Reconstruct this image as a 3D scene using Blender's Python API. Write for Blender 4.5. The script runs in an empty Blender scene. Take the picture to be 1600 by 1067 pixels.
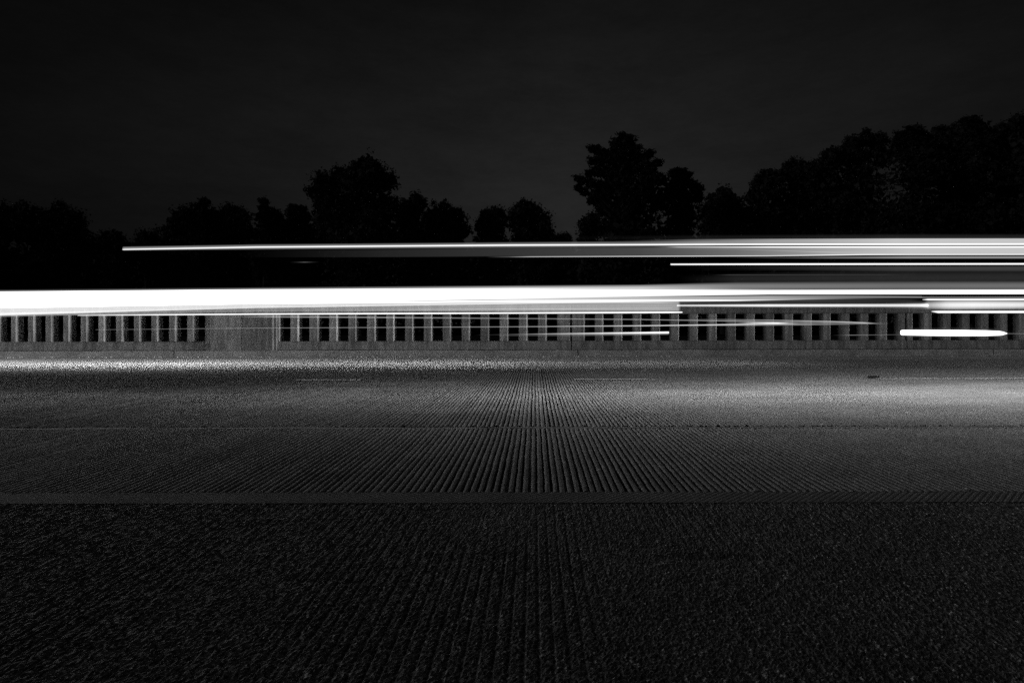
import bpy, bmesh, math, random
from mathutils import Vector, Matrix, noise

C = bpy.context.scene.collection
S = bpy.context.scene
R = math.radians
random.seed(7)

# ------------------------------------------------------------------ camera
F = 978.0            # focal length in photo pixels (1600 wide)
CX, CY = 835.0, 505.0  # where the road's own "straight across" direction and the horizon meet
H = 0.80             # camera height over the road
ROLL = -0.0019
cam_data = bpy.data.cameras.new("camera")
cam = bpy.data.objects.new("camera", cam_data)
C.objects.link(cam)
cam_data.sensor_width = 36.0
cam_data.lens = F / 1600 * 36
cam_data.shift_x = -(CX - 800) / 1600
cam_data.shift_y = -(533.5 - CY) / 1600
cam_data.clip_start = 0.05
cam_data.clip_end = 3000
_c, _s = math.cos(ROLL), math.sin(ROLL)
cam.matrix_world = Matrix(((_c, -_s, 0, 0), (0, 0, -1, 0), (_s, _c, 0, H), (0, 0, 0, 1)))
S.camera = cam

def P(px, py, Y):
    """photo direction (px, py) at distance Y across the road -> world point"""
    u, v = px - CX, CY - py
    return Vector(((u * _c - v * _s) / F * Y, Y, H + (u * _s + v * _c) / F * Y))

# ------------------------------------------------------------------ world: moonless, faintly glowing night sky
W = bpy.data.worlds.new("World")
S.world = W
W.use_nodes = True
nt = W.node_tree
nt.nodes.clear()
out = nt.nodes.new("ShaderNodeOutputWorld")
bg = nt.nodes.new("ShaderNodeBackground")
tc = nt.nodes.new("ShaderNodeTexCoord")
sep = nt.nodes.new("ShaderNodeSeparateXYZ")
nt.links.new(tc.outputs["Generated"], sep.inputs[0])
ramp = nt.nodes.new("ShaderNodeValToRGB")          # town glow near the horizon, darker overhead
e = ramp.color_ramp.elements
e[0].position = 0.0;  e[0].color = (0.0160, 0.0160, 0.0160, 1)
e[1].position = 0.56; e[1].color = (0.0024, 0.0024, 0.0024, 1)
x = e.new(0.22); x.color = (0.0152, 0.0152, 0.0152, 1)
x = e.new(0.38); x.color = (0.0100, 0.0100, 0.0100, 1)
nt.links.new(sep.outputs["Z"], ramp.inputs[0])
side = nt.nodes.new("ShaderNodeMapRange")          # lens vignette put into the sky colour: left side darkened
side.inputs["From Min"].default_value = -0.75; side.inputs["From Max"].default_value = 0.05
side.inputs["To Min"].default_value = 0.10; side.inputs["To Max"].default_value = 1.0
nt.links.new(sep.outputs["X"], side.inputs["Value"])
cl = nt.nodes.new("ShaderNodeTexNoise")
cl.inputs["Scale"].default_value = 2.6; cl.inputs["Detail"].default_value = 14.0; cl.inputs["Roughness"].default_value = 0.78
mp = nt.nodes.new("ShaderNodeMapping"); mp.inputs["Scale"].default_value = (1, 1, 3.2)
nt.links.new(tc.outputs["Generated"], mp.inputs[0]); nt.links.new(mp.outputs[0], cl.inputs[0])
cr = nt.nodes.new("ShaderNodeMapRange")
cr.inputs["From Min"].default_value = 0.25; cr.inputs["From Max"].default_value = 0.75
cr.inputs["To Min"].default_value = 0.62; cr.inputs["To Max"].default_value = 1.40
nt.links.new(cl.outputs[0], cr.inputs["Value"])
m1 = nt.nodes.new("ShaderNodeMath"); m1.operation = 'MULTIPLY'
nt.links.new(cr.outputs[0], m1.inputs[0]); nt.links.new(side.outputs[0], m1.inputs[1])
side2 = nt.nodes.new("ShaderNodeMapRange")  # right side darkened too, the same vignette put into the sky
side2.inputs["From Min"].default_value = 0.05; side2.inputs["From Max"].default_value = 0.80
side2.inputs["To Min"].default_value = 1.0; side2.inputs["To Max"].default_value = 0.25
nt.links.new(sep.outputs["X"], side2.inputs["Value"])
m3 = nt.nodes.new("ShaderNodeMath"); m3.operation = 'MULTIPLY'
nt.links.new(m1.outputs[0], m3.inputs[0]); nt.links.new(side2.outputs[0], m3.inputs[1])
nt.links.new(ramp.outputs[0], bg.inputs["Color"])
nt.links.new(m3.outputs[0], bg.inputs["Strength"])
nt.links.new(bg.outputs[0], out.inputs[0])

# ------------------------------------------------------------------ one faint low sun lamp, added to rake light along the road
SUN_ENERGY = 0.12
sd = bpy.data.lights.new("rake_sun", 'SUN')
sd.energy = SUN_ENERGY; sd.angle = R(2.0); sd.color = (1, 1, 1)
so = bpy.data.objects.new("rake_sun", sd); C.objects.link(so)
so.rotation_euler = Vector((0.80, 0.30, -0.36)).to_track_quat('-Z', 'Y').to_euler()

# ------------------------------------------------------------------ added lamps, spaced along the lanes, standing for passing headlamps and their spill
def headlamp_stand_in(x, y, z, aim, watts, cone=75, blend=.9, size=.06):
    d = bpy.data.lights.new("headlamp_stand_in", 'SPOT'); d.energy = watts; d.spot_size = R(cone); d.spot_blend = blend; d.shadow_soft_size = size
    o = bpy.data.objects.new("headlamp_stand_in", d); C.objects.link(o); o.location = (x, y, z)
    o.rotation_euler = Vector(aim).to_track_quat('-Z', 'Y').to_euler()
def fill_strip(xa, xb, y, z, watts, aim=(0, 0, -1), spread=110, wid=.12):
    d = bpy.data.lights.new("fill_strip", 'AREA'); d.shape = 'RECTANGLE'; d.size = xb - xa; d.size_y = wid; d.energy = watts; d.spread = R(spread)
    o = bpy.data.objects.new("fill_strip", d); C.objects.link(o); o.location = (.5 * (xa + xb), y, z)
    o.rotation_euler = (math.atan2(aim[1], -aim[2]), 0, 0)
# added spots close to the barrier, aimed left: its posts are raked from the right
for k in range(15):
    headlamp_stand_in(-11 + k * 3.0, 14.0, 0.80, (-1, .05, 0), 1350 if k < 8 else 700, 20, 1.0)
# added spots along the near lane, aimed right: they rake the grooved slabs
for k in range(36):
    x = -15 + k * 0.75
    w = 27 + 34 / (1 + math.exp(-(x - 1.5) / 2.6))
    headlamp_stand_in(x, 7.0, 0.95, (1, -.10, -.10), w, 120, 1.0, .2)
# added area strips brighten the gutter beside the kerb, under the thick beam
for k in range(5):
    w = (140, 118, 86, 40, 12)[k] * .72
    fill_strip(-22 + 5.4 * k, -16.6 + 5.4 * k, 12.45, 1.6, w, (0, .05, -1), 126)
for k in range(4):  # more added strips, making the pool of light on the far slab
    w = (16, 28, 32, 32)[k]
    fill_strip(-2 + 4.6 * k, 2.6 + 4.6 * k, 7.2, 2.3, w, (0, 0, -1), 125)

S.view_settings.view_transform = 'Standard'
S.view_settings.look = 'None'
S.view_settings.exposure = 0.0
S.view_settings.gamma = 1.0
S.view_settings.use_curve_mapping = False
S.cycles.use_denoising = False      # the sensor grain of a night picture
S.cycles.transparent_max_bounces = 96
S.cycles.max_bounces = 4
S.cycles.diffuse_bounces = 3
S.cycles.sample_clamp_indirect = 2.0
S.cycles.caustics_reflective = False
S.cycles.caustics_refractive = False

# ------------------------------------------------------------------ helpers
def lin(L):
    c = max(0.0, L) / 255.0
    return c / 12.92 if c <= 0.04045 else ((c + 0.055) / 1.055) ** 2.4

def link_mesh(name, bm, mat, parent=None, smooth=False):
    me = bpy.data.meshes.new(name)
    bm.to_mesh(me); bm.free()
    if mat: me.materials.append(mat)
    if smooth:
        for p in me.polygons: p.use_smooth = True
    o = bpy.data.objects.new(name, me)
    C.objects.link(o)
    if parent:
        o.parent = parent
        o.location = -parent.location
    return o

def raw_mesh(name, vs, fs, mat, parent=None):
    me = bpy.data.meshes.new(name)
    me.from_pydata(vs, [], fs); me.update()
    me.materials.append(mat)
    o = bpy.data.objects.new(name, me); C.objects.link(o)
    if parent:
        o.parent = parent
        o.location = -parent.location
    return o

def thing(name, loc, label, cat, group=None):
    o = bpy.data.objects.new(name, None); C.objects.link(o)
    o.empty_display_size = 0.3
    o.location = loc; o["label"] = label; o["category"] = cat
    if group: o["group"] = group
    return o

def tag(o, label, cat, group=None):
    o["label"] = label; o["category"] = cat
    if group: o["group"] = group
    return o

def struct(o, kind="structure"):
    o["kind"] = kind
    return o

def prism(bm, pts, z0, z1):
    """vertical extrusion of a plan polygon (x, y)"""
    a = [bm.verts.new((x, y, z0)) for x, y in pts]
    b = [bm.verts.new((x, y, z1)) for x, y in pts]
    n = len(pts)
    bm.faces.new(a[::-1]); bm.faces.new(b)
    for i in range(n):
        bm.faces.new((a[i], a[(i + 1) % n], b[(i + 1) % n], b[i]))

def beam(bm, prof, x0, x1, step=0.5, wob=0.0, seed=0):
    """a profile (y, z) drawn along x, its edges slightly uneven"""
    n = max(1, int(math.ceil((x1 - x0) / step)))
    rings = []
    for i in range(n + 1):
        x = x0 + (x1 - x0) * i / n
        r = []
        for k, (y, z) in enumerate(prof):
            d = noise.noise(Vector((x * 1.7, k * 5.3 + seed, 0))) * wob
            d2 = noise.noise(Vector((x * 1.9, k * 3.1 + seed, 9))) * wob
            r.append(bm.verts.new((x, y + d, z + d2)))
        rings.append(r)
    m = len(prof)
    for a, b in zip(rings, rings[1:]):
        for k in range(m):
            bm.faces.new((a[k], a[(k + 1) % m], b[(k + 1) % m], b[k]))
    bm.faces.new(rings[0][::-1]); bm.faces.new(rings[-1])
    bmesh.ops.recalc_face_normals(bm, faces=bm.faces[:])

# ------------------------------------------------------------------ materials
def surf(name, base, var=0.35, scale=3.0, fine=60.0, bump=0.4, rough=0.85, speck=0.0, dist=0.004, stretch=(1, 1, 1), spec=0.3, finevar=0.5, stain=0.0):
    m = bpy.data.materials.new(name); m.use_nodes = True
    t = m.node_tree; N = t.nodes; L = t.links
    b = N["Principled BSDF"]
    b.inputs["Roughness"].default_value = rough
    b.inputs["Specular IOR Level"].default_value = spec
    co = N.new("ShaderNodeTexCoord"); mp = N.new("ShaderNodeMapping")
    mp.inputs["Scale"].default_value = stretch
    L.new(co.outputs["Object"], mp.inputs[0])
    n1 = N.new("ShaderNodeTexNoise"); n1.inputs["Scale"].default_value = scale; n1.inputs["Detail"].default_value = 6; n1.inputs["Roughness"].default_value = 0.65
    n2 = N.new("ShaderNodeTexNoise"); n2.inputs["Scale"].default_value = fine; n2.inputs["Detail"].default_value = 3; n2.inputs["Roughness"].default_value = 0.8
    L.new(mp.outputs[0], n1.inputs[0]); L.new(mp.outputs[0], n2.inputs[0])
    r1 = N.new("ShaderNodeMapRange"); r1.inputs["From Min"].default_value = .3; r1.inputs["From Max"].default_value = .7
    r1.inputs["To Min"].default_value = 1 - var; r1.inputs["To Max"].default_value = 1 + var
    L.new(n1.outputs[0], r1.inputs["Value"])
    r2 = N.new("ShaderNodeMapRange"); r2.inputs["From Min"].default_value = .34; r2.inputs["From Max"].default_value = .66
    r2.inputs["To Min"].default_value = 1 - finevar; r2.inputs["To Max"].default_value = 1 + finevar
    L.new(n2.outputs[0], r2.inputs["Value"])
    mu = N.new("ShaderNodeMath"); mu.operation = 'MULTIPLY'; L.new(r1.outputs[0], mu.inputs[0]); L.new(r2.outputs[0], mu.inputs[1])
    m2 = N.new("ShaderNodeMath"); m2.operation = 'MULTIPLY'; m2.inputs[1].default_value = base; L.new(mu.outputs[0], m2.inputs[0])
    val = m2.outputs[0]
    if speck > 0:      # pale pieces of aggregate
        v = N.new("ShaderNodeTexVoronoi"); v.inputs["Scale"].default_value = fine * 0.9
        L.new(mp.outputs[0], v.inputs["Vector"])
        sx = N.new("ShaderNodeSeparateColor"); L.new(v.outputs["Color"], sx.inputs[0])
        g = N.new("ShaderNodeMath"); g.operation = 'GREATER_THAN'; g.inputs[1].default_value = 1 - speck; L.new(sx.outputs[0], g.inputs[0])
        d = N.new("ShaderNodeMath"); d.operation = 'MULTIPLY'; d.inputs[1].default_value = 0.62; L.new(g.outputs[0], d.inputs[0])
        mx = N.new("ShaderNodeMath"); mx.operation = 'MAXIMUM'; L.new(val, mx.inputs[0]); L.new(d.outputs[0], mx.inputs[1])
        val = mx.outputs[0]
    if stain > 0:      # rain streaks running down
        ms = N.new("ShaderNodeMapping"); ms.inputs["Scale"].default_value = (5.0, 1.0, 0.6); L.new(co.outputs["Object"], ms.inputs[0])
        ns = N.new("ShaderNodeTexNoise"); ns.inputs["Scale"].default_value = 2.0; ns.inputs["Detail"].default_value = 4; L.new(ms.outputs[0], ns.inputs[0])
        rs = N.new("ShaderNodeMapRange"); rs.inputs["From Min"].default_value = .35; rs.inputs["From Max"].default_value = .6
        rs.inputs["To Min"].default_value = 1 - stain; rs.inputs["To Max"].default_value = 1.05; L.new(ns.outputs[0], rs.inputs["Value"])
        mm = N.new("ShaderNodeMath"); mm.operation = 'MULTIPLY'; L.new(val, mm.inputs[0]); L.new(rs.outputs[0], mm.inputs[1]); val = mm.outputs[0]
    if stain > 0:      # posts cast in different batches
        oi = N.new("ShaderNodeObjectInfo")
        ro = N.new("ShaderNodeMapRange"); ro.inputs["To Min"].default_value = .72; ro.inputs["To Max"].default_value = 1.25; L.new(oi.outputs["Random"], ro.inputs["Value"])
        mo = N.new("ShaderNodeMath"); mo.operation = 'MULTIPLY'; L.new(val, mo.inputs[0]); L.new(ro.outputs[0], mo.inputs[1]); val = mo.outputs[0]
    cmb = N.new("ShaderNodeCombineColor")
    for i in range(3): L.new(val, cmb.inputs[i])
    L.new(cmb.outputs[0], b.inputs["Base Color"])
    bp = N.new("ShaderNodeBump"); bp.inputs["Strength"].default_value = bump; bp.inputs["Distance"].default_value = dist
    ad = N.new("ShaderNodeMath"); ad.operation = 'ADD'; L.new(n2.outputs[0], ad.inputs[0]); L.new(n1.outputs[0], ad.inputs[1])
    L.new(ad.outputs[0], bp.inputs["Height"]); L.new(bp.outputs[0], b.inputs["Normal"])
    return m

M_near = surf("shoulder_asphalt", 0.155, .35, 3.0, 170, .8, .75, .05, .008, (1, .9, 1), .35, .9)
M_slab_near = surf("old_grooved_concrete", 0.30, .25, 2.5, 90, .8, .8, .004, .004, (1, 1, 1), .3, .6)
M_slab_far = surf("pale_grooved_concrete", 0.27, .28, 1.6, 70, .7, .9, .002, .004, (.35, 1, 1), .2, .45)
M_far_shoulder = surf("smooth_concrete_gutter", 0.28, .22, 1.2, 40, .0, .95, .0, .003, (.25, 1.6, 1), .1, .2)
M_strip = surf("edge_strip_paint", 0.30, .25, 3, 80, .6, .8, .0, .003, (1, 1, 1), .3, .5)
M_paint = surf("worn_white_paint", 0.70, .3, 6, 90, .3, .6, .0, .002)
M_barrier = surf("weathered_barrier_concrete", 0.25, .22, 3.5, 55, .6, .9, .0, .005, (1, 1, 1), .15, .25, stain=.4)
M_kerb = surf("kerb_concrete", 0.27, .3, 2.2, 50, .7, .9, .0, .006, (1, 1, 1), .2, .35)
M_dark = surf("black_sealant", 0.02, .3, 4, 60, .5, .8)
M_grit = surf("pale_grit", 0.5, .3, 12, 60, .5, .8)
M_soil = surf("dark_verge_soil", 0.04, .4, .6, 20, .8, .95)
M_stick = surf("dark_rubber_scrap", 0.02, .2, 8, 60, .3, .7)
M_leaf = surf("dark_foliage", 0.06, .5, 1.0, 8, .0, .8, spec=.2)
M_pine = surf("dark_pine_needles", 0.045, .5, 1.0, 8, .0, .8, spec=.2)
M_bark = surf("bark", 0.08, .3, 3, 30, .5, .9)

def glow_material(name):
    m = bpy.data.materials.new(name); m.use_nodes = True
    N = m.node_tree.nodes; L = m.node_tree.links
    N.clear()
    o = N.new("ShaderNodeOutputMaterial"); a = N.new("ShaderNodeAddShader")
    e = N.new("ShaderNodeEmission"); t = N.new("ShaderNodeBsdfTransparent")
    at = N.new("ShaderNodeAttribute"); at.attribute_name = "glow"
    L.new(at.outputs["Fac"], e.inputs["Strength"])
    L.new(e.outputs[0], a.inputs[0]); L.new(t.outputs[0], a.inputs[1]); L.new(a.outputs[0], o.inputs["Surface"])
    return m
M_glow = glow_material("lamp_light")

# ------------------------------------------------------------------ ground, road deck
Y_SH, Y_E1, Y_E0 = 2.80, 2.965, 4.76     # near shoulder edge, strip edge, slab seam
Y_S1, Y_G = 4.86, 10.95                  # far slab, start of the smooth gutter
Y_B = 15.09                              # barrier face
XW = 45.0

def grid_sheet(name, x0, x1, y0, y1, z, mat, nx, ny, amp=0.0):
    vs, fs = [], []
    for j in range(ny + 1):
        for i in range(nx + 1):
            x = x0 + (x1 - x0) * i / nx; y = y0 + (y1 - y0) * j / ny
            vs.append((x, y, z + (noise.fractal(Vector((x * 9, y * 3, 0)), 1.0, 2.0, 4) * amp if amp else 0)))
    for j in range(ny):
        for i in range(nx):
            a = j * (nx + 1) + i
            fs.append((a, a + 1, a + nx + 2, a + nx + 1))
    return raw_mesh(name, vs, fs, mat)

struct(grid_sheet("ground", -900, 900, -300, 1200, -0.35, M_soil, 8, 8))
struct(grid_sheet("road_bed", -XW, XW, -12, 15.4, -0.03, M_soil, 4, 4))

# near shoulder: coarse asphalt, with the relief of its stones modelled near the camera
def near_shoulder():
    vs, fs = [], []
    xs = []
    x = -2.6
    while x < 2.6: xs.append(x); x += 0.0052
    xs = [-XW, -20, -10, -6, -3.5] + xs + [3.5, 6, 10, 20, XW]
    ys = []
    y = 1.2
    while y < Y_SH: ys.append(y); y += 0.0062 * max(1.0, (y / 1.3) ** 1.3)
    ys = [-12, -2, 0.6] + ys + [Y_SH]
    rnd = random.Random(3)
    N_ = noise.noise
    for y in ys:
        for x in xs:
            z = 0.0
            if -2.6 <= x <= 2.6 and 1.1 < y < Y_SH - .001:
                wx = x + .010 * N_(Vector((x * 1.5, y * .8, 8)))
                keep = max(0.0, min(1.0, .50 + 1.9 * N_(Vector((x * 2.2, y * .8, 2)))))       # worn saw-cut grooves, gone in places
                g = math.sin(wx / .0362 * 2 * math.pi)
                z -= .0065 * keep * max(0.0, g - .45)
                n = N_(Vector((x * 85.0, y * 75.0, 0)))
                z += 0.0024 * max(-.3, n) + .0018 * N_(Vector((x * 38.0, y * 14.0, 4))) + rnd.uniform(-.0019, .0019)
                dx, dy = (x - .60) / .20, (y - 2.14) / .05                 # shallow chipped hollow right of centre
                q = dx * dx + dy * dy + .8 * N_(Vector((x * 9, y * 14, 6)))
                if q < 1: z -= .005 * (1 - q)
            vs.append((x, y, z - 0.002))
    nx = len(xs)
    for j in range(len(ys) - 1):
        for i in range(nx - 1):
            a = j * nx + i
            fs.append((a, a + 1, a + nx + 1, a + nx))
    return raw_mesh("road_shoulder", vs, fs, M_near)
struct(near_shoulder())

def grooved(name, y0, y1, mat, pitch, x0, x1, depth, gw, seed, ny, ragged=0.0):
    """slab with saw-cut grooves that run across the road; one real ridge per pitch"""
    rnd = random.Random(seed)
    n = int((x1 - x0) / pitch)
    ys = [y0 + (y1 - y0) * j / ny for j in range(ny + 1)]
    cols = []
    w2 = 0.0
    for i in range(n + 1):
        xc = x0 + i * pitch + rnd.uniform(-.06, .06) * pitch
        g = gw * rnd.uniform(.75, 1.2); d = depth * rnd.uniform(.7, 1.15)
        for (dx, z) in ((-g * .5 - .002, 0.0), (-g * .5, -.0016), (-g * .42, -d), (g * .42, -d), (g * .5, -.0020), (g * .5 + .003, 0.0), (g * .5 + (pitch - gw) * .5, .0012)):
            cols.append((xc + dx, z, i))
    m = len(cols)
    vs, fs = [], []
    for j, y in enumerate(ys):
        for (x, z, i) in cols:
            wx = 0.010 * noise.noise(Vector((x * .9, y * 1.1, seed))) + 0.0022 * noise.noise(Vector((x * 30, y * 6, seed)))
            wz = 0.0016 * noise.noise(Vector((x * 40, y * 22, seed + 4)))
            yy = y
            if ragged and j in (0, ny):
                yy += ragged * noise.noise(Vector((x * 22, j, seed)))
            vs.append((x + wx, yy, z + wz))
    for j in range(ny):
        for k in range(m - 1):
            a = j * m + k
            fs.append((a, a + 1, a + m + 1, a + m))
    return raw_mesh(name, vs, fs, mat)

struct(grooved("road_lane", Y_E1, Y_E0, M_slab_near, 0.0362, -14, 14, 0.032, 0.0140, 11, 70, .03))
struct(grooved("road_lane", Y_S1, Y_G, M_slab_far, 0.0362, -22, 22, 0.036, 0.0150, 23, 60, .09))
struct(grid_sheet("road_lane", -XW, -14.02, Y_E1, Y_E0, 0, M_slab_near, 10, 2))
struct(grid_sheet("road_lane", 14.04, XW, Y_E1, Y_E0, 0, M_slab_near, 10, 2))
struct(grid_sheet("road_lane", -XW, -22.02, Y_S1, Y_G, 0, M_slab_far, 10, 2))
struct(grid_sheet("road_lane", 22.04, XW, Y_S1, Y_G, 0, M_slab_far, 10, 2))
# seam between slabs: ragged concrete filler
bm = bmesh.new()
beam(bm, [(Y_E0 + .012, -.02), (Y_E0 + .018, -.002), (Y_S1 - .035, .001), (Y_S1 - .03, -.02)], -XW, XW, .05, .010, 2)
struct(link_mesh("road_joint", bm, M_slab_near))
# far smooth gutter lane
struct(grid_sheet("gutter", -XW, XW, Y_G - .01, Y_B + .2, -0.001, M_far_shoulder, 200, 12, .0004))

# narrow strip with slanted tyre-wide ribs between lane and shoulder
def rib_strip():
    vs, fs = [], []
    x = -8.0; k = 0
    while x < 8.0:
        p = .034
        for j in range(2):
            y = (Y_SH - .006, Y_E1 + .006)[j]
            sh = (0.0, .17)[j]
            for dx, z in ((0, 0), (.016, 0), (.020, -.0010), (.030, -.0010)):
                vs.append((x + dx + sh, y, z + .001 * noise.noise(Vector((x * 30, y * 5, 0)))))
        x += p; k += 1
    for i in range(k):
        a = i * 8
        for q in range(3):
            fs.append((a + q, a + q + 1, a + 5 + q, a + 4 + q))
        if i < k - 1:
            fs.append((a + 3, a + 8, a + 12, a + 7))
    return raw_mesh("road_edge_strip", vs, fs, M_strip)
struct(rib_strip())
struct(grid_sheet("road_edge_strip", -XW, -8.07, Y_SH, Y_E1, -.001, M_strip, 8, 1))
struct(grid_sheet("road_edge_strip", 8.0, XW, Y_SH, Y_E1, -.001, M_strip, 8, 1))

# lane dashes, worn, a few mm over the ridges
for xa, xb, ly in ((-12.2, -9.3, 8.86), (458, 562, 8.86), (898, 1012, 8.86), (1372, 1640, 8.86), (16.5, 19.5, 8.86)):
    if abs(xa) > 100:
        xa = (xa - CX) / F * 8.8; xb = (xb - CX) / F * 8.8
    vs, fs = [], []
    n = int((xb - xa) / .06)
    for i in range(n + 1):
        xx = xa + (xb - xa) * i / n
        w = .065
        vs.append((xx, ly - w + .012 * noise.noise(Vector((xx * 14, 0, 0))), .0065))
        vs.append((xx, ly + w + .012 * noise.noise(Vector((xx * 14, 7, 0))), .0065))
    for i in range(n): fs.append((2 * i, 2 * i + 2, 2 * i + 3, 2 * i + 1))
    struct(raw_mesh("lane_marking", vs, fs, M_paint))

# grit lying along the kerb and the seam, pale stones on the near road
def stone(bm, p, r, rnd):
    ring = []
    n = 6
    top = bm.verts.new((p[0], p[1], p[2] + r * 1.1))
    for i in range(n):
        a = 2 * math.pi * i / n
        q = r * rnd.uniform(.7, 1.3)
        ring.append((bm.verts.new((p[0] + q * math.cos(a), p[1] + q * math.sin(a), p[2] + r * .45)),
                     bm.verts.new((p[0] + q * .8 * math.cos(a), p[1] + q * .8 * math.sin(a), p[2] - .003))))
    for i in range(n):
        a, b = ring[i], ring[(i + 1) % n]
        bm.faces.new((a[0], b[0], top)); bm.faces.new((a[1], b[1], b[0], a[0]))
bm = bmesh.new(); rnd = random.Random(5)
for i in range(520):
    xx = rnd.uniform(-16, 16)
    if noise.noise(Vector((xx * 1.3, 2, 2))) < -.05: continue
    stone(bm, (xx, 14.93 + rnd.uniform(-.10, .06), 0), rnd.uniform(.006, .020), rnd)
struct(link_mesh("gutter_grit", bm, M_grit), "stuff")
bm = bmesh.new()
for i in range(260):
    xx = rnd.uniform(-6, 9)
    stone(bm, (xx, rnd.uniform(Y_E0 - .03, Y_S1 + .03), 0), rnd.uniform(.002, .007), rnd)
for i in range(110):
    yy = rnd.uniform(1.3, 4.6)
    stone(bm, (rnd.uniform(-.95, .9) * yy, yy, 0), rnd.uniform(.0012, .0030), rnd)
struct(link_mesh("road_grit", bm, M_grit), "stuff")
for i, (px, py, r, lab) in enumerate(((1180, 767, .010, "tiny pale pebble at the near lane edge, right of the middle"),
                          (207, 741, .008, "tiny pale pebble on the grooved lane at the far left"),
                          (1510, 766, .011, "tiny pale pebble at the near lane edge near the right side"))):
    yy = F * H / (py - CY)
    bm = bmesh.new()
    stone(bm, ((px - CX) / F * yy, yy, 0.0), r, rnd)
    tag(link_mesh("pebble", bm, M_grit), lab, "pebble", "pale pebbles on the road")

# dark scrap of rubber lying on the far lane
bm = bmesh.new()
yy = F * H / (592 - CY)
x0, x1 = (1357 - CX) / F * yy, (1373 - CX) / F * yy
beam(bm, [(yy - .03, .0), (yy - .02, .035), (yy + .02, .04), (yy + .03, .0)], x0, x1, .03, .018, 4)
tag(link_mesh("rubber_scrap", bm, M_stick), "short dark scrap of tyre rubber lying beside the right lane dash", "road debris")

# ------------------------------------------------------------------ kerb pieces
kj = [(-XW * 65 + CX), -380, 272, 903, 1552, 2190, XW * 65 + CX]
kx = [(-XW if i == 0 else XW if i == len(kj) - 1 else (p - CX) / F * 15.0) for i, p in enumerate(kj)]
KZ = 0.155
for i in range(len(kx) - 1):
    bm = bmesh.new()
    a, b = kx[i] + .012, kx[i + 1] - .012
    beam(bm, [(14.985, -.02), (15.0, KZ - .02), (15.02, KZ), (15.60, KZ), (15.60, -.02)], a, b, .25, .008, i)
    o = link_mesh("kerb", bm, M_kerb)
    struct(o)

# ------------------------------------------------------------------ pierced concrete barrier
def bx(px): return (px - CX) / F * Y_B
ZB0, ZW0, ZW1, ZT = KZ + .012, 0.378, 1.01, 1.26
T = 0.20
left_win = [0.5 - 27.6 * k for k in range(18, 0, -1)] + [0.5, 27, 54.5, 82, 109.5, 137, 164.5, 192.5, 220, 247.5, 275.8, 304]
OW_L = 16.3
mid_win = [438, 467.5, 498.5, 528.3, 557.7, 587.7, 617, 646.5, 676, 705.5, 735, 765, 795, 825, 855]
mid2_win = [914.5, 943.8, 973.5, 1003, 1032.5, 1062, 1091.5, 1121, 1151, 1180.8, 1211, 1240.5, 1270, 1299.5, 1329, 1358.5, 1388]
right_win = [1428 + 29.7 * k for k in range(28)]
OW = 15.6
segs = [
    (left_win[0] - 12, 379, left_win, OW_L, None, 330, "pierced concrete barrier section at the far left with narrow posts"),
    (379, 893, mid_win, OW, 429, None, "pierced concrete barrier section left of centre that starts at the blank panel"),
    (893, 1417, mid2_win, OW, None, None, "pierced concrete barrier section right of centre between two dark joints"),
    (1417, right_win[-1] + 30, right_win, OW, None, None, "pierced concrete barrier section at the far right behind the bright short streak"),
]
def post_bm(xa, xb):
    bm = bmesh.new()
    y0, y1 = Y_B, Y_B + T
    c = .040      # wide bevel on the right front edge, small one on the left
    prism(bm, [(xa, y1), (xa, y0 + .01), (xa + .008, y0), (xb - c, y0), (xb, y0 + c * 1.3), (xb, y1)], ZW0 - .004, ZW1 + .011)
    bmesh.ops.recalc_face_normals(bm, faces=bm.faces[:])
    return bm
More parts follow.
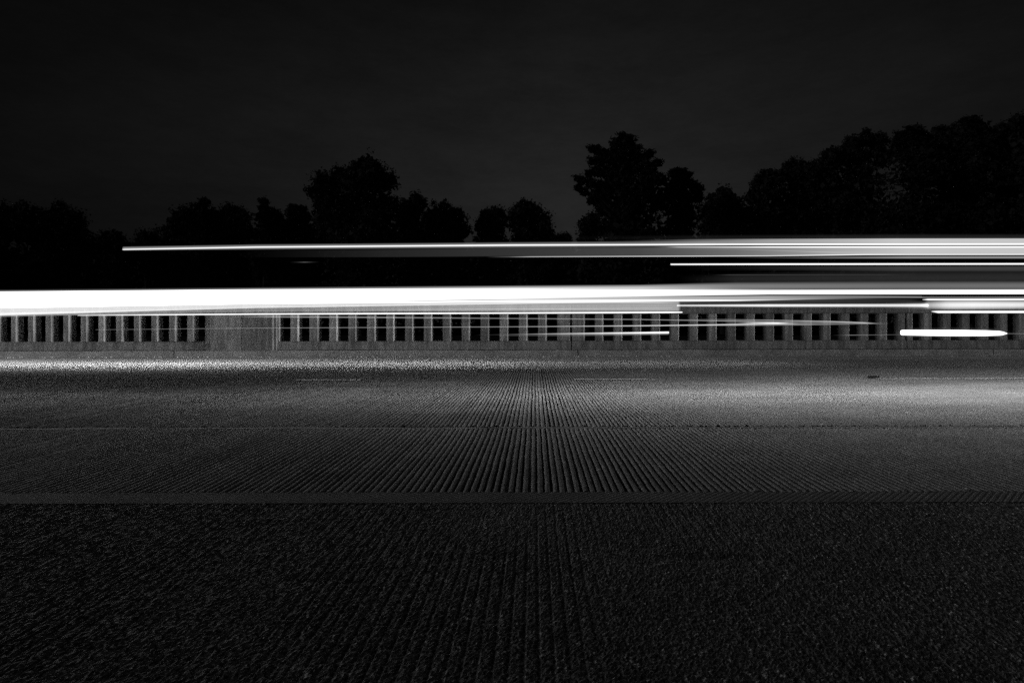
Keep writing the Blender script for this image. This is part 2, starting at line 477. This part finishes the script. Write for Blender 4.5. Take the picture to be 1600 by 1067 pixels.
for (pa, pb, wins, ow, panel_to, panel_from, lab) in segs:
    xa, xb = bx(pa) + .008, bx(pb) - .008
    root = thing("concrete_barrier", (0.5 * (xa + xb), Y_B, KZ), lab, "barrier", "barrier sections along the kerb")
    wa, wb = xa, xb
    if panel_to:            # blank panel standing proud at the left end, stepped edge
        wa = bx(panel_to) + .075
        bm = bmesh.new()
        prism(bm, [(xa, Y_B + T + .01), (xa, Y_B - .045), (bx(panel_to) - .03, Y_B - .045), (bx(panel_to) - .008, Y_B - .022), (bx(panel_to) + .05, Y_B - .022), (bx(panel_to) + .072, Y_B + .0), (bx(panel_to) + .075, Y_B + T + .01)], ZB0 - .01, ZW1 + .006)
        bmesh.ops.recalc_face_normals(bm, faces=bm.faces[:])
        link_mesh("end_panel", bm, M_barrier, root)
    if panel_from:
        wb = bx(panel_from) - .15
        xr = bx(panel_from)
        bm = bmesh.new()
        prism(bm, [(wb, Y_B + T + .01), (wb + .003, Y_B), (wb + .04, Y_B - .022), (xr - .045, Y_B - .022), (xr - .01, Y_B - .045), (xb, Y_B - .045), (xb, Y_B + T + .01)], ZB0 - .01, ZW1 + .006)
        bmesh.ops.recalc_face_normals(bm, faces=bm.faces[:])
        link_mesh("end_panel", bm, M_barrier, root)
    bm = bmesh.new()
    beam(bm, [(Y_B - .010, ZB0), (Y_B - .002, ZW0 - .045), (Y_B + .03, ZW0 - .004), (Y_B + T, ZW0 + .004), (Y_B + T, ZB0)], wa + .002, wb - .002, .3, .005, pa)
    link_mesh("base_beam", bm, M_barrier, root)
    bm = bmesh.new()
    beam(bm, [(Y_B - .012, ZW1 + .008), (Y_B - .050, ZW1 + .035), (Y_B - .050, ZT - .02), (Y_B - .03, ZT), (Y_B + T + .02, ZT), (Y_B + T + .02, ZW1 + .008)], xa, xb, .3, .004, pa + 1)
    link_mesh("top_rail", bm, M_barrier, root)
    edges = [wa + .004] + [e for w in wins for e in (bx(w), bx(w + ow))] + [wb - .004]
    for k in range(0, len(edges), 2):
        if edges[k + 1] - edges[k] > .015:
            link_mesh("post", post_bm(edges[k], edges[k + 1]), M_barrier, root)

# ------------------------------------------------------------------ trees
def leaf_faces(vs, fs, c, size, rnd, narrow=1.0):
    u = Vector((rnd.gauss(0, 1), rnd.gauss(0, 1), rnd.gauss(0, 1))).normalized()
    w = Vector((rnd.gauss(0, 1), rnd.gauss(0, 1), rnd.gauss(0, 1)))
    v = u.cross(w).normalized() * size * .5 * narrow
    u = u * size * .5
    a = len(vs)
    vs.extend([tuple(c - u), tuple(c - v * .8 + u * .1), tuple(c + u), tuple(c + v * .9)])
    fs.append((a, a + 1, a + 2, a + 3))

def limb(vs, fs, a, b, ra, rb, seg=5, n=7, seed=0, wob=.12):
    a, b = Vector(a), Vector(b)
    d = b - a
    up = d.normalized()
    s = up.orthogonal().normalized(); t = up.cross(s)
    base = len(vs)
    for i in range(seg + 1):
        f = i / seg
        off = Vector((noise.noise(Vector((seed, f * 3, 0))), noise.noise(Vector((seed, f * 3, 7))), 0)) * wob * d.length * math.sin(f * math.pi) * .5
        p = a + d * f + off
        r = ra + (rb - ra) * f
        for k in range(n):
            an = 2 * math.pi * k / n
            vs.append(tuple(p + s * r * math.cos(an) + t * r * math.sin(an)))
    for i in range(seg):
        for k in range(n):
            q = base + i * n
            fs.append((q + k, q + (k + 1) % n, q + n + (k + 1) % n, q + n + k))

def tree(name, trunk_px, lobes, Y, label, mat, seed, leaf=.30, dens=1.0, pine=False, gz=-.35, group="trees beyond the barrier"):
    """lobes: (px, py, r_px) clumps of the crown as seen in the photograph, put at distance Y and given real depth"""
    rnd = random.Random(seed)
    k = Y / F
    base = Vector(((trunk_px - CX) * k, Y, gz))
    root = thing(name, base, label, "tree", group)
    vs, fs, tv, tf = [], [], [], []
    top = min(lobes, key=lambda l: l[1])
    tp = P(top[0], top[1], Y)
    hgt = tp.z - gz
    r0 = .018 * hgt + .08
    knots = base + (tp - base) * .55; 
    limb(tv, tf, base, knots, r0, r0 * .62, 6, 8, seed, .06)
    limb(tv, tf, knots, tp, r0 * .62, r0 * .15, 6, 7, seed + 1, .06)
    low = max(lobes, key=lambda l: l[1])
    lobes = list(lobes)
    yy_ = low[1] + low[2] * .7
    while yy_ < 500:
        lobes.append((low[0] + rnd.uniform(-.3, .3) * low[2], yy_, low[2] * .85)); yy_ += low[2] * .8
    for (px, py, r) in lobes:
        c = P(px, py, Y); R_ = r * k
        c.y += rnd.uniform(-.5, .5) * R_ * 1.4
        f = min(.9, max(.2, (c.z - gz - R_ * .6) / hgt * .75))
        s0 = base + (tp - base) * f
        limb(tv, tf, s0, c, r0 * .3, r0 * .07, 4, 5, seed + px, .1)
        n_cl = int(12 + (R_ ** 2) * 11.0 * dens)
        for q in range(int(70 + 95 * R_ ** 2)):       # inner foliage
            d = Vector((rnd.gauss(0, .42), rnd.gauss(0, .42), rnd.gauss(0, .42)))
            if d.length < .88: leaf_faces(vs, fs, c + d * R_, rnd.uniform(.4, .75), rnd, .9)
        for q in range(n_cl):
            while True:
                d = Vector((rnd.uniform(-1, 1), rnd.uniform(-1, 1), rnd.uniform(-1, 1)))
                if d.length < 1: break
            d = d.normalized() * (d.length ** .55)
            rr = 1.0 + .20 * noise.noise(d * 2.2 + Vector((seed, 0, 0)))
            cc = c + Vector((d.x * (1.12 if pine else 1), d.y * 1.15, d.z * (.85 if pine else .95) + (.30 * abs(d.x) - .12 if pine else 0))) * R_ * rr
            cs = rnd.uniform(.25, .60) * (.8 if pine else 1.0)
            for _ in range(int(20 * dens)):
                g = Vector((rnd.gauss(0, .5), rnd.gauss(0, .5), rnd.gauss(0, .22 if pine else .5)))
                if g.length > 1.15: g *= .5
                g = g * cs
                if pine: g.z += abs(g.x) * .45
                leaf_faces(vs, fs, cc + g, leaf * rnd.uniform(.6, 1.35), rnd, .45 if pine else .8)
    raw_mesh("trunk", tv, tf, M_bark, root)
    raw_mesh("crown", vs, fs, mat, root)
    return root

TREES = [
 ("broadleaf_tree", -6, [(-16, 350, 36), (-4, 338, 24), (5, 358, 18), (-10, 395, 40)], 56, "round dark tree cut by the left edge of the picture", 0),
 ("broadleaf_tree", 82, [(84, 340, 31), (60, 352, 32), (108, 358, 32), (44, 366, 24), (126, 380, 24), (80, 385, 52), (70, 425, 45)], 58, "wide round-topped dark tree near the left edge, left of where the upper streak begins", 0),
 ("broadleaf_tree", 182, [(172, 378, 17), (186, 372, 14), (160, 392, 18), (192, 398, 24)], 66, "low faint shrubby tree just above the start of the upper streak", 0),
 ("broadleaf_tree", 232, [(226, 374, 14), (242, 376, 15), (220, 392, 22), (248, 398, 20)], 68, "low faint tree in the dip left of the spiky-topped clump", 0),
 ("broadleaf_tree", 290, [(288, 346, 22), (270, 362, 18), (300, 340, 18), (280, 385, 32)], 62, "leftmost tree of the spiky-topped clump", 0),
 ("pine_tree", 321, [(321, 316, 6), (318, 328, 13), (326, 342, 20), (318, 365, 28), (326, 395, 28)], 62, "pointed dark tree in the middle of the spiky-topped clump", 1),
 ("broadleaf_tree", 356, [(352, 334, 16), (366, 336, 17), (345, 348, 20), (375, 350, 22), (360, 378, 34)], 63, "blunt dark tree on the right of the spiky-topped clump", 0),
 ("pine_tree", 414, [(414, 316, 5), (414, 328, 9), (412, 342, 15), (414, 362, 22), (412, 390, 28)], 60, "slim spire-shaped conifer, tallest left of the big broad tree", 1),
 ("pine_tree", 432, [(430, 334, 8), (434, 346, 13), (430, 366, 20), (434, 392, 24)], 64, "short blunt conifer just right of the slim spire", 1),
 ("pine_tree", 457, [(457, 325, 5), (457, 337, 10), (455, 354, 16), (458, 385, 26)], 62, "small pointed conifer midway between the slim spire and the big broad tree", 1),
 ("pine_tree", 473, [(473, 328, 6), (475, 342, 12), (472, 362, 18), (476, 390, 24)], 63, "small conifer touching the left side of the big broad tree", 1),
 ("broadleaf_tree", 566, [(573, 256, 18), (560, 268, 18), (586, 268, 18), (592, 282, 22), (608, 284, 15), (572, 290, 32), (532, 274, 13), (545, 284, 18), (520, 286, 13), (503, 283, 15), (500, 298, 15), (490, 300, 9), (512, 312, 20), (545, 316, 34), (592, 322, 34), (612, 330, 18), (500, 336, 18), (530, 350, 38), (585, 360, 42), (560, 395, 50)], 58, "big broad many-lobed tree, tallest in the left half", 0),
 ("broadleaf_tree", 648, [(649, 311, 12), (656, 322, 13), (634, 322, 11), (645, 340, 21), (632, 345, 16), (648, 375, 34)], 62, "narrow upright tree against the right side of the big broad tree", 0),
 ("broadleaf_tree", 698, [(696, 338, 22), (680, 345, 20), (712, 344, 20), (722, 360, 13), (696, 362, 34), (700, 396, 34)], 64, "smooth dome-shaped tree on the left of the narrow sky gap", 0),
 ("broadleaf_tree", 769, [(776, 333, 13), (763, 342, 16), (756, 354, 15), (778, 350, 22), (768, 375, 26)], 64, "small lobed tree on the right of the narrow sky gap", 0),
 ("broadleaf_tree", 824, [(822, 326, 17), (810, 336, 17), (836, 336, 15), (848, 350, 17), (822, 354, 30), (854, 362, 12), (828, 385, 34)], 62, "round tree standing alone left of the tallest pine", 0),
 ("broadleaf_tree", 880, [(872, 374, 9), (886, 372, 7), (880, 385, 14), (866, 392, 16)], 70, "tiny low bush in the sky gap left of the tallest pine", 0),
 ("pine_tree", 976, [(974, 216, 9), (984, 220, 9), (964, 224, 9), (978, 234, 15), (990, 236, 12), (962, 240, 11), (943, 240, 7), (933, 236, 6), (925, 234, 4), (953, 250, 11), (937, 254, 8), (926, 252, 5), (975, 258, 22), (998, 250, 9), (1010, 244, 4), (1016, 240, 5), (1004, 262, 14), (950, 270, 12), (932, 268, 8), (920, 273, 5), (1018, 264, 8), (1029, 254, 5), (972, 284, 26), (1010, 284, 20), (1030, 280, 11), (940, 292, 12), (922, 287, 7), (909, 283, 5), (903, 279, 3), (950, 304, 12), (928, 304, 8), (914, 299, 6), (904, 293, 4), (938, 316, 9), (925, 314, 5), (985, 312, 36), (1030, 310, 24), (960, 332, 20), (940, 330, 8), (1000, 350, 44), (960, 362, 24), (975, 385, 44)], 55, "tallest pine with upswept side branches, right of centre", 1),
 ("broadleaf_tree", 920, [(926, 345, 14), (914, 356, 13), (932, 358, 18), (918, 372, 16), (924, 392, 24)], 60, "low bushy tree at the left foot of the tallest pine", 0),
 ("pine_tree", 1062, [(1064, 268, 9), (1054, 272, 8), (1074, 274, 8), (1062, 284, 16), (1078, 290, 9), (1050, 300, 20), (1072, 306, 20), (1090, 296, 8), (1092, 308, 8), (1064, 335, 34), (1060, 375, 38)], 58, "ragged pine against the right side of the tallest pine", 1),
 ("broadleaf_tree", 1130, [(1131, 304, 14), (1120, 312, 15), (1142, 316, 15), (1130, 328, 26), (1108, 332, 16), (1152, 338, 16), (1128, 355, 36), (1130, 395, 36)], 62, "rounded tree in the dip between the ragged pine and the wood", 0),
 ("broadleaf_tree", 1198, [(1200, 274, 14), (1186, 288, 14), (1212, 278, 16), (1198, 296, 24), (1180, 306, 14), (1200, 335, 34), (1195, 380, 38)], 60, "left edge tree of the wood with a stepped left side", 0),
 ("broadleaf_tree", 1245, [(1240, 258, 11), (1230, 266, 12), (1256, 262, 12), (1246, 280, 24), (1240, 315, 36), (1245, 365, 42)], 61, "second tree of the wood with small gaps in its crown", 0),
 ("broadleaf_tree", 1300, [(1292, 248, 15), (1276, 262, 14), (1308, 246, 17), (1300, 272, 30), (1290, 315, 40), (1300, 370, 46)], 60, "third tree of the wood where the outline steps up", 0),
 ("broadleaf_tree", 1352, [(1336, 222, 13), (1354, 216, 14), (1372, 222, 14), (1326, 236, 15), (1350, 245, 30), (1380, 245, 18), (1350, 295, 44), (1355, 355, 50)], 60, "fourth tree of the wood with a flat broken top", 0),
 ("pine_tree", 1424, [(1424, 206, 10), (1436, 210, 10), (1410, 214, 12), (1450, 216, 11), (1424, 230, 28), (1448, 238, 18), (1425, 275, 42), (1425, 345, 52)], 58, "fifth tree of the wood with a shallow pointed top", 1),
 ("broadleaf_tree", 1478, [(1470, 206, 11), (1484, 206, 12), (1494, 216, 12), (1462, 222, 14), (1480, 235, 28), (1482, 290, 42), (1480, 360, 50)], 60, "sixth tree of the wood, low between two pointed crowns", 0),
 ("pine_tree", 1521, [(1506, 192, 7), (1521, 190, 9), (1530, 200, 12), (1510, 208, 14), (1540, 210, 12), (1522, 228, 28), (1522, 280, 42), (1522, 350, 50)], 58, "seventh tree of the wood with two small points near the right edge", 1),
 ("broadleaf_tree", 1562, [(1558, 206, 12), (1574, 210, 14), (1548, 218, 12), (1564, 240, 30), (1565, 300, 44), (1562, 370, 50)], 61, "eighth tree of the wood with a level top", 0),
 ("broadleaf_tree", 1604, [(1592, 188, 9), (1602, 192, 15), (1618, 196, 20), (1605, 222, 32), (1612, 275, 46), (1605, 350, 55)], 57, "last and highest tree of the wood, cut by the right edge", 0),
]
for i, (nm, tx, lobes, Y, lab, pine) in enumerate(TREES):
    big = Y / F
    tree(nm, tx, lobes, Y, lab, M_pine if pine else M_leaf, 100 + i, leaf=.21 if not pine else .27, dens=1.0, pine=bool(pine))

# distant low wood behind the trees: one mass of brush
def brush():
    rnd = random.Random(77)
    vs, fs = [], []
    for i in range(150000):
        x = rnd.uniform(-95, 95); y = 74 + rnd.uniform(0, 14)
        topz = (13.0 if -.570 * y < x < -.115 * y else 15.4 if x > .27 * y else 11.4 if -7.5 < x < 2.5 else 10.0) + 1.2 * noise.noise(Vector((x * .22, 0, 0))) + .6 * noise.noise(Vector((x * .9, 3, 0)))
        z = -.35 + (topz + .35) * rnd.random() ** .8
        leaf_faces(vs, fs, Vector((x, y, z)), rnd.uniform(.35, .8), rnd, .8)
    return raw_mesh("distant_wood", vs, fs, M_leaf)
struct(brush(), "stuff")

# ------------------------------------------------------------------ light trails left by passing lamps
def trail(label, pts, Y, soft=False, gain=1.0, group="light trails over the road", fade=0):
    """pts: (px, py, half height px, display brightness). A long rod of light along the road at distance Y."""
    k = Y / F
    bm = bmesh.new()
    lay = bm.verts.layers.float.new("glow")
    NS = 20
    P2 = []
    for a, b in zip(pts, pts[1:]):
        n = max(2, int(abs(b[0] - a[0]) / 30))
        for i in range(n):
            f = i / n
            P2.append([a[j] + (b[j] - a[j]) * f for j in range(4)])
    P2.append(list(pts[-1]))
    rings = []
    for (px, py, hh, L) in P2:
        c = P(px, py, Y)
        hz = hh * k
        hy = max(.012, min(.10, hz * .6))
        g0 = (L if L > 0 else 0)
        g0 = lin(min(g0, 255)) * (1 if g0 <= 255 else g0 / 255.0)
        ring = []
        for q in range(NS):
            t = 2 * math.pi * q / NS
            v = math.sin(t)
            # soft: bell-shaped across; hard: even with a thin soft edge
            if soft: w = max(0.0, math.cos(v * math.pi / 2)) ** 1.3
            else: w = 1.0 if abs(v) < .9 else .7
            vt = bm.verts.new((c.x, c.y + hy * math.cos(t), c.z + hz * v))
            vt[lay] = .5 * g0 * w * gain
            ring.append(vt)
        rings.append(ring)
    for a, b in zip(rings, rings[1:]):
        for q in range(NS):
            bm.faces.new((a[q], a[(q + 1) % NS], b[(q + 1) % NS], b[q]))
    bm.faces.new(rings[0]); bm.faces.new(rings[-1][::-1])
    o = link_mesh("light_trail", bm, M_glow)
    return tag(o, label, "light trail", group)

YU, YL, YM = 11.2, 12.2, 9.4
# --- upper group
trail("thin bright core of the long upper streak reaching to the right edge",
      [(192, 390, .8, 235), (400, 386.3, .9, 235), (800, 383.2, 1.0, 245), (1100, 382.1, 1.0, 250), (1200, 381.8, .9, 250), (2300, 380.5, .9, 250)], YU)
trail("grey glow hugging the long upper streak", [(193, 388.6, 3.4, 150), (400, 386, 4.4, 150), (800, 383, 4.8, 140), (1100, 381, 5.2, 120), (1300, 380, 5.0, 0)], YU + .05, True)
trail("dim grey band just under the long upper streak, brightening to the right",
      [(380, 397, 5.5, 0), (600, 396, 6, 34), (800, 394, 6.6, 50), (1000, 393.4, 6.8, 70), (1150, 393.2, 6.8, 110), (1300, 392, 6.5, 165), (1420, 391.3, 6.2, 196), (2300, 390.5, 6.2, 196)], YU + .1)
trail("wide grey band along the top edge of the upper right streaks", [(960, 379, 3, 0), (1080, 378, 4, 90), (1200, 378.6, 5.2, 150), (1400, 378.3, 5.6, 196), (2300, 377.8, 5.6, 196)], YU + .1)
trail("second bright thin line in the upper streaks, starting above the ragged pine's foot", [(1020, 386.3, .6, 0), (1060, 386.3, .8, 180), (1200, 386.2, 1.0, 250), (2300, 385.3, 1.0, 250)], YU)
trail("hair-thin bright line along the bottom of the upper grey band", [(760, 402, .4, 0), (830, 401.3, .55, 190), (1000, 400.6, .6, 220), (1200, 399.9, .7, 220), (1350, 398, .8, 235), (2300, 397, .8, 240)], YU)
trail("soft grey line just below the upper grey band at right", [(1120, 403, 1, 0), (1300, 402.8, 1.8, 110), (1420, 402.3, 2.4, 150), (2300, 401.8, 2.4, 150)], YU, True)
trail("single crisp white line below the upper band, with a square left end", [(1048, 413.2, 1.15, 255), (1200, 412.9, 1.25, 300), (2300, 411.6, 1.25, 300)], YU - .2)
trail("faint wide glow just under the crisp white line", [(1060, 419, 4, 0), (1250, 419, 5, 35), (1400, 419.5, 5.5, 62), (2300, 419.5, 6, 70)], YU, True)
trail("very faint hairline between the upper and lower streaks", [(1112, 429.8, .4, 0), (1140, 429.7, .5, 60), (1380, 429.3, .5, 40), (1420, 429.2, .4, 0)], YU)
trail("dim grey wash between the upper and lower streaks at right", [(1060, 437, 8, 0), (1150, 436, 10, 34), (1400, 434, 14, 40), (2300, 434, 14, 46)], YU + .3, True)
trail("soft glow above the upper grey band at right", [(880, 372, 4, 0), (1100, 371.5, 5, 20), (1400, 371, 6, 34), (2300, 371, 6, 34)], YU + .4, True)
trail("tiny faint glint floating below the long upper streak at left", [(452, 410, .3, 0), (476, 409.8, .55, 90), (500, 409.8, .3, 0)], YU)
# --- lower group
trail("thick blown-out white beam across the left half", [(-900, 474, 15, 620), (0, 468.6, 13.0, 560), (400, 463.6, 11.4, 500), (700, 460, 9.2, 330), (900, 458.6, 7.0, 275), (1060, 457.4, 5.2, 262), (1200, 456.6, 3.7, 262), (1420, 456.3, 3.8, 270), (2300, 455.5, 3.6, 270)], YL, gain=1.0)
trail("soft upper fringe of the white beam", [(-600, 462, 6, 120), (0, 457.5, 5, 120), (400, 453.4, 4.5, 130), (800, 450.5, 4.5, 190), (1000, 449.5, 5, 190), (1150, 447.5, 7, 130), (1400, 447, 8, 110), (2300, 446.5, 8, 110)], YL + .1, True)
trail("light grey band directly below the white beam", [(-900, 493, 7, 215), (0, 486.8, 6.2, 215), (250, 481, 4.6, 215), (400, 477.6, 3.8, 215), (800, 471.4, 3.6, 205), (1000, 468.5, 3.4, 195), (1200, 465.5, 2.4, 165), (1330, 464.5, 1.8, 110), (1440, 464, 1.5, 60)], YL)
trail("mid grey band under the light grey band, ending sharply right of centre", [(-300, 494.5, 2.2, 120), (0, 492.0, 3.0, 135), (250, 486.8, 3.0, 110), (400, 484, 3.4, 100), (600, 481.5, 5, 125), (800, 479.6, 6.6, 150), (1030, 478.5, 7.6, 158), (1060, 478.5, 7.6, 150), (1064, 478.5, 7.2, 0)], YL + .05)
trail("white hairline inside the grey bands left of the middle", [(300, 474.6, .5, 0), (420, 474.6, .7, 220), (800, 470.6, 1.3, 280), (1000, 470, 1.3, 280), (1150, 469.6, 1.0, 250), (1260, 467.5, .7, 150), (1420, 466, .5, 0)], YL - .1)
trail("white line under the grey bands with both ends visible", [(122, 492.8, .6, 220), (240, 491.8, .9, 270), (400, 490.8, 1.0, 290), (800, 489.1, 1.1, 290), (1050, 488, 1.2, 300), (1066, 487.9, .9, 300)], YM + .8)
trail("faint grey line just beneath the white line, sloping down to the right", [(330, 494.8, .5, 0), (420, 494.9, 1.1, 130), (600, 496.0, 1.0, 130), (800, 497.6, .8, 110), (1000, 499.2, .7, 130), (1200, 502.6, .6, 150), (1300, 504, .6, 120), (1390, 505.4, .4, 0)], YM)
trail("pale hairline crossing the barrier posts from the left, rising slightly", [(150, 515.2, .45, 80), (400, 512.6, .5, 110), (800, 510.6, .6, 130), (1000, 509, .8, 200), (1100, 507.8, .8, 210), (1200, 506, .9, 210), (1280, 505.2, .5, 120), (1380, 505, .3, 0)], YM + .3)
trail("third crossing hairline over the right barrier posts, from upper left", [(1040, 498.6, .3, 0), (1140, 499.4, .5, 130), (1200, 500.2, .6, 150), (1300, 502.4, .7, 180), (1350, 504.4, .9, 180), (1385, 505.8, .4, 0)], YM + .5)
trail("short bright knot where the crossing hairlines meet", [(1130, 503.5, .4, 0), (1180, 504.2, .9, 200), (1215, 504.8, 1.1, 240), (1250, 505.2, .6, 0)], YM + .2)
trail("pale thin line over the right posts below the crossing hairlines", [(1060, 509.5, .3, 0), (1150, 508.4, .6, 140), (1250, 507.5, .6, 150), (1360, 505.8, .5, 120), (1390, 505.6, .3, 0)], YM + .1)
trail("bright short line low across the middle posts, with a square right end", [(740, 523.4, .3, 0), (850, 521.8, .7, 150), (960, 520.4, 1.1, 235), (1045, 519.4, 1.4, 270)], YM)
trail("soft grey glow under the bright short line", [(780, 524.5, .6, 60), (900, 523.6, 1.6, 90), (1000, 521.6, 2.6, 120), (1044, 520.4, 3.0, 140), (1047, 520.3, 1.6, 0)], YM + .1, True)
trail("faint hairline leading to the thick bright bar", [(1300, 523.9, .3, 0), (1330, 523.6, .5, 120), (1380, 523.2, .5, 80), (1408, 522.8, .4, 70)], YM)
trail("faint hairline leaving the thick bright bar at its right", [(1572, 521.3, .4, 110), (1700, 521, .4, 70), (2100, 520.5, .4, 60)], YM)
trail("thick short blown-out white bar low at the right", [(1408, 519.6, 3.6, 420), (1410, 519.6, 4.1, 500), (1450, 520, 4.6, 520), (1500, 520.3, 4.7, 520), (1540, 520.5, 4.4, 500), (1562, 520.7, 3.6, 420), (1568, 520.8, 2.6, 360), (1573, 521, .8, 280)], YM, gain=1.2)
trail("soft grey halo round the thick short bar", [(1398, 519.6, 3, 0), (1420, 519.8, 8.5, 60), (1500, 520, 9.5, 66), (1560, 520.5, 8, 60), (1582, 521, 3, 0)], YM + .1, True)
trail("grey-white line along the barrier top between the middle and the fuzzy patch", [(1058, 477.4, 1.2, 200), (1200, 477.3, 1.9, 225), (1400, 477.2, 2.1, 215), (1450, 477.2, 2.4, 220)], YL)
trail("soft halo of the grey-white line along the barrier top", [(1058, 477.6, 3, 70), (1200, 477.4, 4, 90), (1380, 477.4, 5, 80), (1450, 477.4, 7, 120)], YL + .1, True)
trail("dark grey wash between the two lowest streaks at right", [(1064, 471.5, 5, 60), (1200, 470.5, 5, 60), (1420, 470, 5, 40), (1450, 470, 5, 0)], YL + .2, True)
trail("fuzzy white patch at the right end of the lower streaks", [(1436, 477, 2.5, 0), (1450, 476.6, 7.0, 170), (1480, 476.4, 8.4, 240), (1520, 476.2, 8.4, 250), (1596, 476, 7.8, 235), (1650, 476, 7, 180), (2000, 476, 6, 120)], YL - .1, True)
trail("white line along the top of the fuzzy patch", [(1442, 468.2, .5, 200), (1450, 468.1, 1.3, 290), (2000, 467.2, 1.3, 290)], YL - .2)
trail("white line along the bottom of the fuzzy patch", [(1456, 486.6, .6, 220), (1466, 487.4, 1.8, 290), (2000, 487.2, 1.9, 290)], YL - .2)

for lab, pts in (
    ("upper pale hairline drawn inside the fading beam right of centre", [(620, 450.6, .4, 0), (800, 450.0, .5, 150), (1100, 451.0, .5, 170), (1300, 451.6, .4, 0)]),
    ("middle pale hairline drawn just under the fading beam right of centre", [(640, 469.2, .4, 0), (800, 467.6, .5, 190), (1000, 464.6, .6, 190), (1200, 462.4, .5, 140), (1380, 462.0, .4, 0)]),
    ("low pale hairline drawn between the beam and the white hairline right of centre", [(700, 474.2, .4, 0), (860, 473.6, .5, 120), (1030, 473.0, .6, 140), (1100, 472.6, .4, 0)]),
    ("grey hairline drawn under the white hairline over the middle barrier", [(500, 484.6, .4, 0), (650, 483.6, .6, 110), (900, 482.4, .6, 120), (1050, 481.6, .5, 90)]),
    ("long pale hairline drawn along the lower side of the upper grey band", [(900, 389.6, .4, 0), (1150, 389.6, .4, 90), (1300, 394.4, .5, 110), (1480, 395.0, .4, 0)]),
    ("long pale hairline drawn through the dark gap above the fuzzy patch", [(1120, 463.2, .4, 60), (1300, 463.0, .5, 120), (1450, 464.6, .5, 170), (2000, 464.6, .5, 170)])):
    trail(lab, pts, YL - .15)
